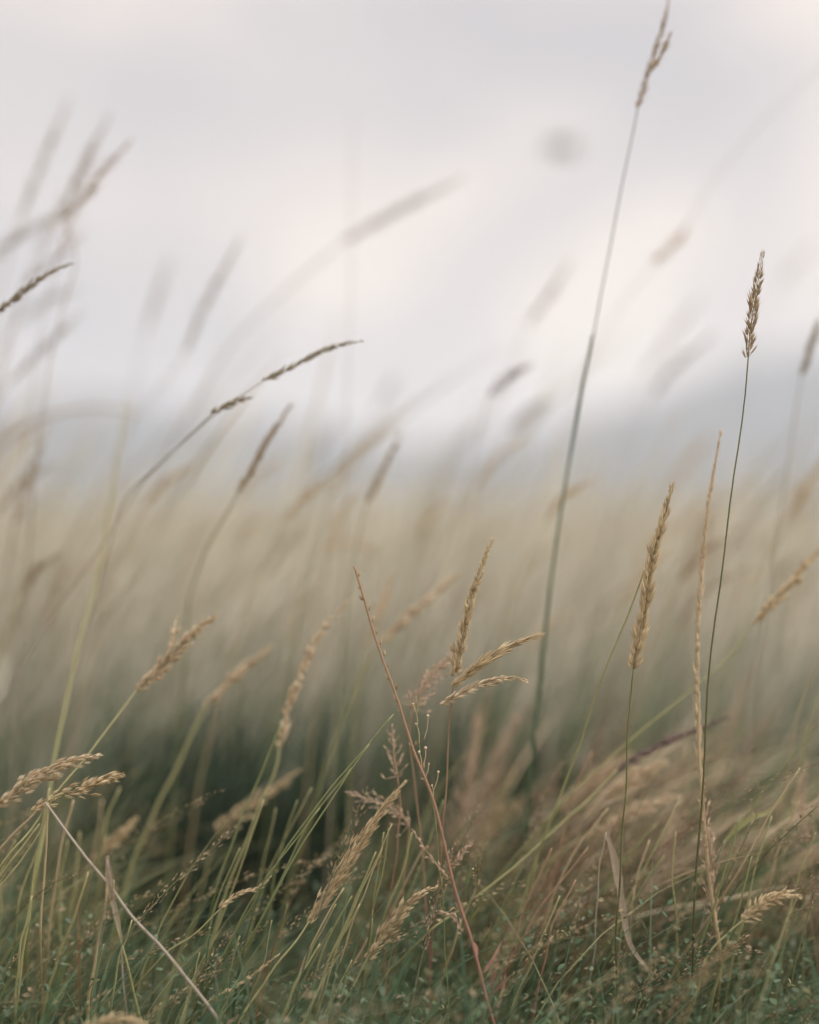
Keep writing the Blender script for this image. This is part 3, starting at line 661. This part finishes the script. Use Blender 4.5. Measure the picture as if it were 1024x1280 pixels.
# fine tangle: thin culms carrying small feathery heads, all through the low sward
def fine(n, x0, x1, d0, d1, hm, hs, mi, hmi, leanr=(.2, 1.1), sd=.7, nh=80, hl=.34, hr=.0034):
    b = np.stack([rng.uniform(x0, x1, n), rng.uniform(d0, d1, n), np.zeros(n)], -1)
    hollow = (b[:, 0] > -.19) & (b[:, 0] < -.06) & (b[:, 1] > .74); b[hollow, 0] += .22
    h = np.clip(rng.normal(hm, hs, n), .05, .24); le = rng.uniform(*leanr, n); ld = wdir(n, sd)
    rings = np.linspace(0, 1, 10); tone = rng.random(n)
    s.add(tubes(b, h, le, ld, np.broadcast_to(.00042*(1.2-.7*rings)[None], (n, 10)).copy(), 4, rings, tone), mi)
    m = n*nh; k = np.repeat(np.arange(n), nh); t = 1-hl*rng.random(m)**.9
    prof = hr*np.sin(np.pi*np.clip((1-t)/hl*.85+.08, 0, 1))*rng.uniform(.15, 1, m)
    az = rng.uniform(0, 6.283, m); H_ = h[k]; le_ = le[k]; ld_ = ld[k]
    c = np.stack([b[k, 0]+np.cos(ld_)*le_*H_*t**1.8+np.cos(az)*prof, b[k, 1]+np.sin(ld_)*le_*H_*t**1.8+np.sin(az)*prof, b[k, 2]+H_*(t-.18*le_**2*t**3)+rng.normal(0, .001, m)], -1)
    T = np.stack([np.cos(ld_)*le_*1.8*t**.8, np.sin(ld_)*le_*1.8*t**.8, 1-.54*le_**2*t**2], -1)+np.stack([np.cos(az), np.sin(az), 0*az], -1)*.45+rng.normal(0, .2, (m, 3))
    T /= np.linalg.norm(T, axis=1, keepdims=True)
    S_ = np.cross(T, rng.normal(0, 1, (m, 3))); S_ /= np.linalg.norm(S_, axis=1, keepdims=True); N_ = np.cross(S_, T)
    L_ = rng.uniform(.0018, .0034, m); w_ = rng.uniform(.00025, .0005, m)
    rows = [c, c+T*(L_*.35)[:, None]+S_*w_[:, None], c+T*(L_*.35)[:, None]+N_*w_[:, None], c+T*(L_*.35)[:, None]-S_*w_[:, None], c+T*L_[:, None]]
    v = np.stack(rows, 1).reshape(-1, 3); o = np.arange(m)[:, None]*5
    f = np.concatenate([o+np.array([[0, 1, 4, 2]]), o+np.array([[0, 2, 4, 3]]), o+np.array([[0, 3, 4, 1]])])
    s.add((v, f, np.tile([0, .3, .3, .3, 1], m), np.repeat(rng.random(m), 5)), hmi)
fine(110, -.32, .34, .60, .95, .115, .03, 0, 4)
fine(60, -.05, .36, .66, 1.02, .14, .03, 3, 5)
fine(70, -.02, .36, .62, .90, .10, .03, 3, 4)
fine(46, .02, .14, .76, .98, .17, .03, 2, 5, hr=.008, nh=120, hl=.5)
fine(40, -.36, -.16, .66, .90, .12, .03, 3, 4)
fine(36, -.16, .04, .64, .86, .13, .03, 0, 4)
low(700, .58, .95, 1.0, .11, .03, 3, .0010, (.2, 1.2), .7)
low(900, .58, .95, 1.0, .11, .03, 0, .0010, (.2, 1.2), .7)
b0 = np.stack([rng.uniform(.02, .34, 150), rng.uniform(.78, .96, 150), np.zeros(150)], -1)
s.add(tubes(b0, rng.uniform(.10, .19, 150), rng.uniform(.5, 1.3, 150), wdir(150, .4), head_rad(150, np.full(150, .0005), rng.uniform(.0010, .0019, 150)), 4, HR, rng.random(150)), 6)
sg = s.build('short_grass', [leafm, tealm, rustm, straml, M['gold'], M['pink'], M['pale']]); tag(sg, 'short green and rusty grass leaves matted over the ground', 'grass', kind='stuff')

dk = Mass()  # leaves added for the hollows; their near-black green stands in for shade
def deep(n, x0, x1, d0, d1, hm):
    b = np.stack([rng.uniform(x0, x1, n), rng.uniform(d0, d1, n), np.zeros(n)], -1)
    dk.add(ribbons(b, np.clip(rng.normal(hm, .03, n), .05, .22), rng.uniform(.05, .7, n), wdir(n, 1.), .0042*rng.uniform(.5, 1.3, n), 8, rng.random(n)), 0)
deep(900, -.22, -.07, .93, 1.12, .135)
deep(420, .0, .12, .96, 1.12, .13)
dg = dk.build('hollow_shade_leaves', [plant_mat('hollow_shade_leaf', (.038,.06,.042), (.07,.10,.06), (.03,.045,.034), transl=.25, nscale=60)]); tag(dg, 'dark green leaves added to stand in for shade in the hollow between the tufts', 'grass', kind='stuff')

# small round-leaved herbs: leaflets on short stalks through the bottom 7 cm
def herbs():
    n = 60000
    b = sow(n, .42, 1.2, .30, 1.3)
    patch = .5+.5*np.sin(b[:, 0]*23+np.sin(b[:, 1]*17)*2)*np.sin(b[:, 1]*19+b[:, 0]*5)
    top = (.052+.062*patch*rng.uniform(.6, 1.1, n))*np.where(b[:, 1] > .84, np.clip(.5+b[:, 0]*1.2, .35, .9), 1)
    b[:, 2] = top*np.sqrt(rng.uniform(.05, 1, n))
    ln = rng.uniform(.0014, .0052, n)*rng.uniform(.7, 1.1, n); wd = ln*rng.uniform(.28, .7, n)
    az = rng.uniform(0, 2*np.pi, n); el = rng.normal(.35, .5, n)
    D = np.stack([np.cos(az)*np.cos(el), np.sin(az)*np.cos(el), np.sin(el)], -1)
    S_ = np.cross(D, np.array([0, 0, 1.])+rng.normal(0, .5, (n, 3))); S_ /= np.linalg.norm(S_, axis=1, keepdims=True)
    Nn = np.cross(S_, D)
    rows = []
    for t, k in ((0, .12), (.3, .9), (.65, 1.), (1, .25)):
        c = b + D*(ln*t)[:, None] + Nn*(ln*(-.35*(t-.5)**2))[:, None]
        rows += [c - S_*(wd*k*.5)[:, None], c - Nn*(wd*.12*k)[:, None], c + S_*(wd*k*.5)[:, None]]
    v = np.stack(rows, 1).reshape(-1, 3); idx = np.arange(n*12).reshape(n, 4, 3)
    f = np.stack([idx[:, :-1, :-1], idx[:, :-1, 1:], idx[:, 1:, 1:], idx[:, 1:, :-1]], -1).reshape(-1, 4)
    tone = rng.random(n); A = np.tile(np.repeat([0, .3, .65, 1], 3), n)
    kind = rng.choice(4, n, p=[.54, .22, .14, .10])
    me = np_mesh('ground_herbs', v, f, None, {'along': A, 'tone': np.repeat(tone, 12)}, True, [herbm, palm, olivm, drym], np.repeat(kind, 6))
    return me
herbm = plant_mat('herb_leaf', (.10,.165,.085), (.17,.24,.125), (.06,.10,.062), transl=.35, nscale=300)
palm = plant_mat('pale_herb_leaf', (.20,.25,.17), (.24,.28,.18), (.10,.14,.09), transl=.35, nscale=300)
olivm = plant_mat('olive_herb_leaf', (.14,.15,.06), (.20,.20,.09), (.10,.10,.045), transl=.35, nscale=300)
drym = plant_mat('withered_bits', (.30,.23,.14), (.42,.34,.22), (.22,.15,.09), transl=.3, nscale=300)
tag(herbs(), 'low mat of tiny green herb leaves covering the ground', 'ground cover', kind='stuff')

# ------------------------------------------------------------------ light, sky, camera
SUN_AZ, SUN_EL = R(100), R(42)      # azimuth measured from +y (view) towards +x
sd = bpy.data.lights.new('sun', 'SUN'); sd.energy = 1.5; sd.angle = R(14); sd.color = (1, .95, .88)
so = bpy.data.objects.new('sun', sd); COL.objects.link(so)
dirv = Vector((math.sin(SUN_AZ)*math.cos(SUN_EL), math.cos(SUN_AZ)*math.cos(SUN_EL), math.sin(SUN_EL)))
so.rotation_euler = dirv.to_track_quat('Z', 'Y').to_euler(); so.location = dirv*50

w = bpy.data.worlds.new('World'); scene.world = w; w.use_nodes = True
nt = w.node_tree; N = nt.nodes; L = nt.links; N.clear()
sky = N.new('ShaderNodeTexSky'); sky.sky_type = 'NISHITA'; sky.sun_disc = False; sky.sun_elevation = SUN_EL; sky.sun_rotation = SUN_AZ
bs = N.new('ShaderNodeBackground'); bs.inputs[1].default_value = .1; L.new(sky.outputs[0], bs.inputs[0])
tc = N.new('ShaderNodeTexCoord')
mp = N.new('ShaderNodeMapping'); mp.inputs['Scale'].default_value = (4.6, 2.6, 6.5); mp.inputs['Rotation'].default_value = (0, R(25), 0); mp.inputs['Location'].default_value = (1.3, .2, .55)
L.new(tc.outputs['Generated'], mp.inputs[0])
nz = N.new('ShaderNodeTexNoise'); nz.inputs['Scale'].default_value = 1.0; nz.inputs['Detail'].default_value = 4; nz.inputs['Roughness'].default_value = .45; nz.inputs['Distortion'].default_value = .4
L.new(mp.outputs[0], nz.inputs['Vector'])
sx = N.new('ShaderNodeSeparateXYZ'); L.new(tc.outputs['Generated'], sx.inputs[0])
# cloud cover is thinner (brighter) towards the sun's side and near the horizon
m1 = N.new('ShaderNodeMath'); m1.operation = 'MULTIPLY_ADD'; m1.inputs[1].default_value = .55; L.new(sx.outputs[0], m1.inputs[0]); nb = N.new('ShaderNodeMath'); nb.operation = 'MULTIPLY_ADD'; nb.inputs[1].default_value = 1.9; nb.inputs[2].default_value = -.45; L.new(nz.outputs['Fac'], nb.inputs[0]); L.new(nb.outputs[0], m1.inputs[2])
m2 = N.new('ShaderNodeMath'); m2.operation = 'MULTIPLY_ADD'; m2.inputs[1].default_value = -.75; L.new(sx.outputs[2], m2.inputs[0]); L.new(m1.outputs[0], m2.inputs[2])
cr = N.new('ShaderNodeValToRGB'); e = cr.color_ramp.elements
e[0].position = .10; e[0].color = (.368, .352, .362, 1); e[1].position = .62; e[1].color = (.645, .572, .502, 1)
k = e.new(.36); k.color = (.485, .440, .422, 1)
L.new(m2.outputs[0], cr.inputs[0])
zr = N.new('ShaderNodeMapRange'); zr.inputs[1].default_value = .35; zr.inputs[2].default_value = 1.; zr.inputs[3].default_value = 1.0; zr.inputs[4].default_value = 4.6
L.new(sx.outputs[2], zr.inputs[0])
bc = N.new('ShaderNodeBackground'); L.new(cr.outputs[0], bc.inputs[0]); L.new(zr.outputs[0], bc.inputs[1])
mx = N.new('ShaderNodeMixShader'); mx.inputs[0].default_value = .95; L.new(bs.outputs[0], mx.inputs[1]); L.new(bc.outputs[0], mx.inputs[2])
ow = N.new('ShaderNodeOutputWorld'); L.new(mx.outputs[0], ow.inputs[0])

cd = bpy.data.cameras.new('camera'); cam = bpy.data.objects.new('camera', cd); COL.objects.link(cam)
cam.location = (0, 0, H); cam.rotation_euler = (R(90), 0, 0)
cd.sensor_fit = 'VERTICAL'; cd.sensor_height = 36; cd.sensor_width = 28.8; cd.lens = 50
cd.clip_start = .02; cd.clip_end = 6000
cd.dof.use_dof = True; cd.dof.focus_distance = FOCUS; cd.dof.aperture_fstop = 1.55; cd.dof.aperture_blades = 0
scene.camera = cam
scene.view_settings.view_transform = 'Standard'; scene.view_settings.look = 'None'; scene.view_settings.exposure = 0.66; scene.view_settings.gamma = 1
scene.cycles.use_denoising = True
scene.cycles.max_bounces = 10; scene.cycles.transmission_bounces = 6; scene.cycles.diffuse_bounces = 5; scene.cycles.volume_bounces = 1
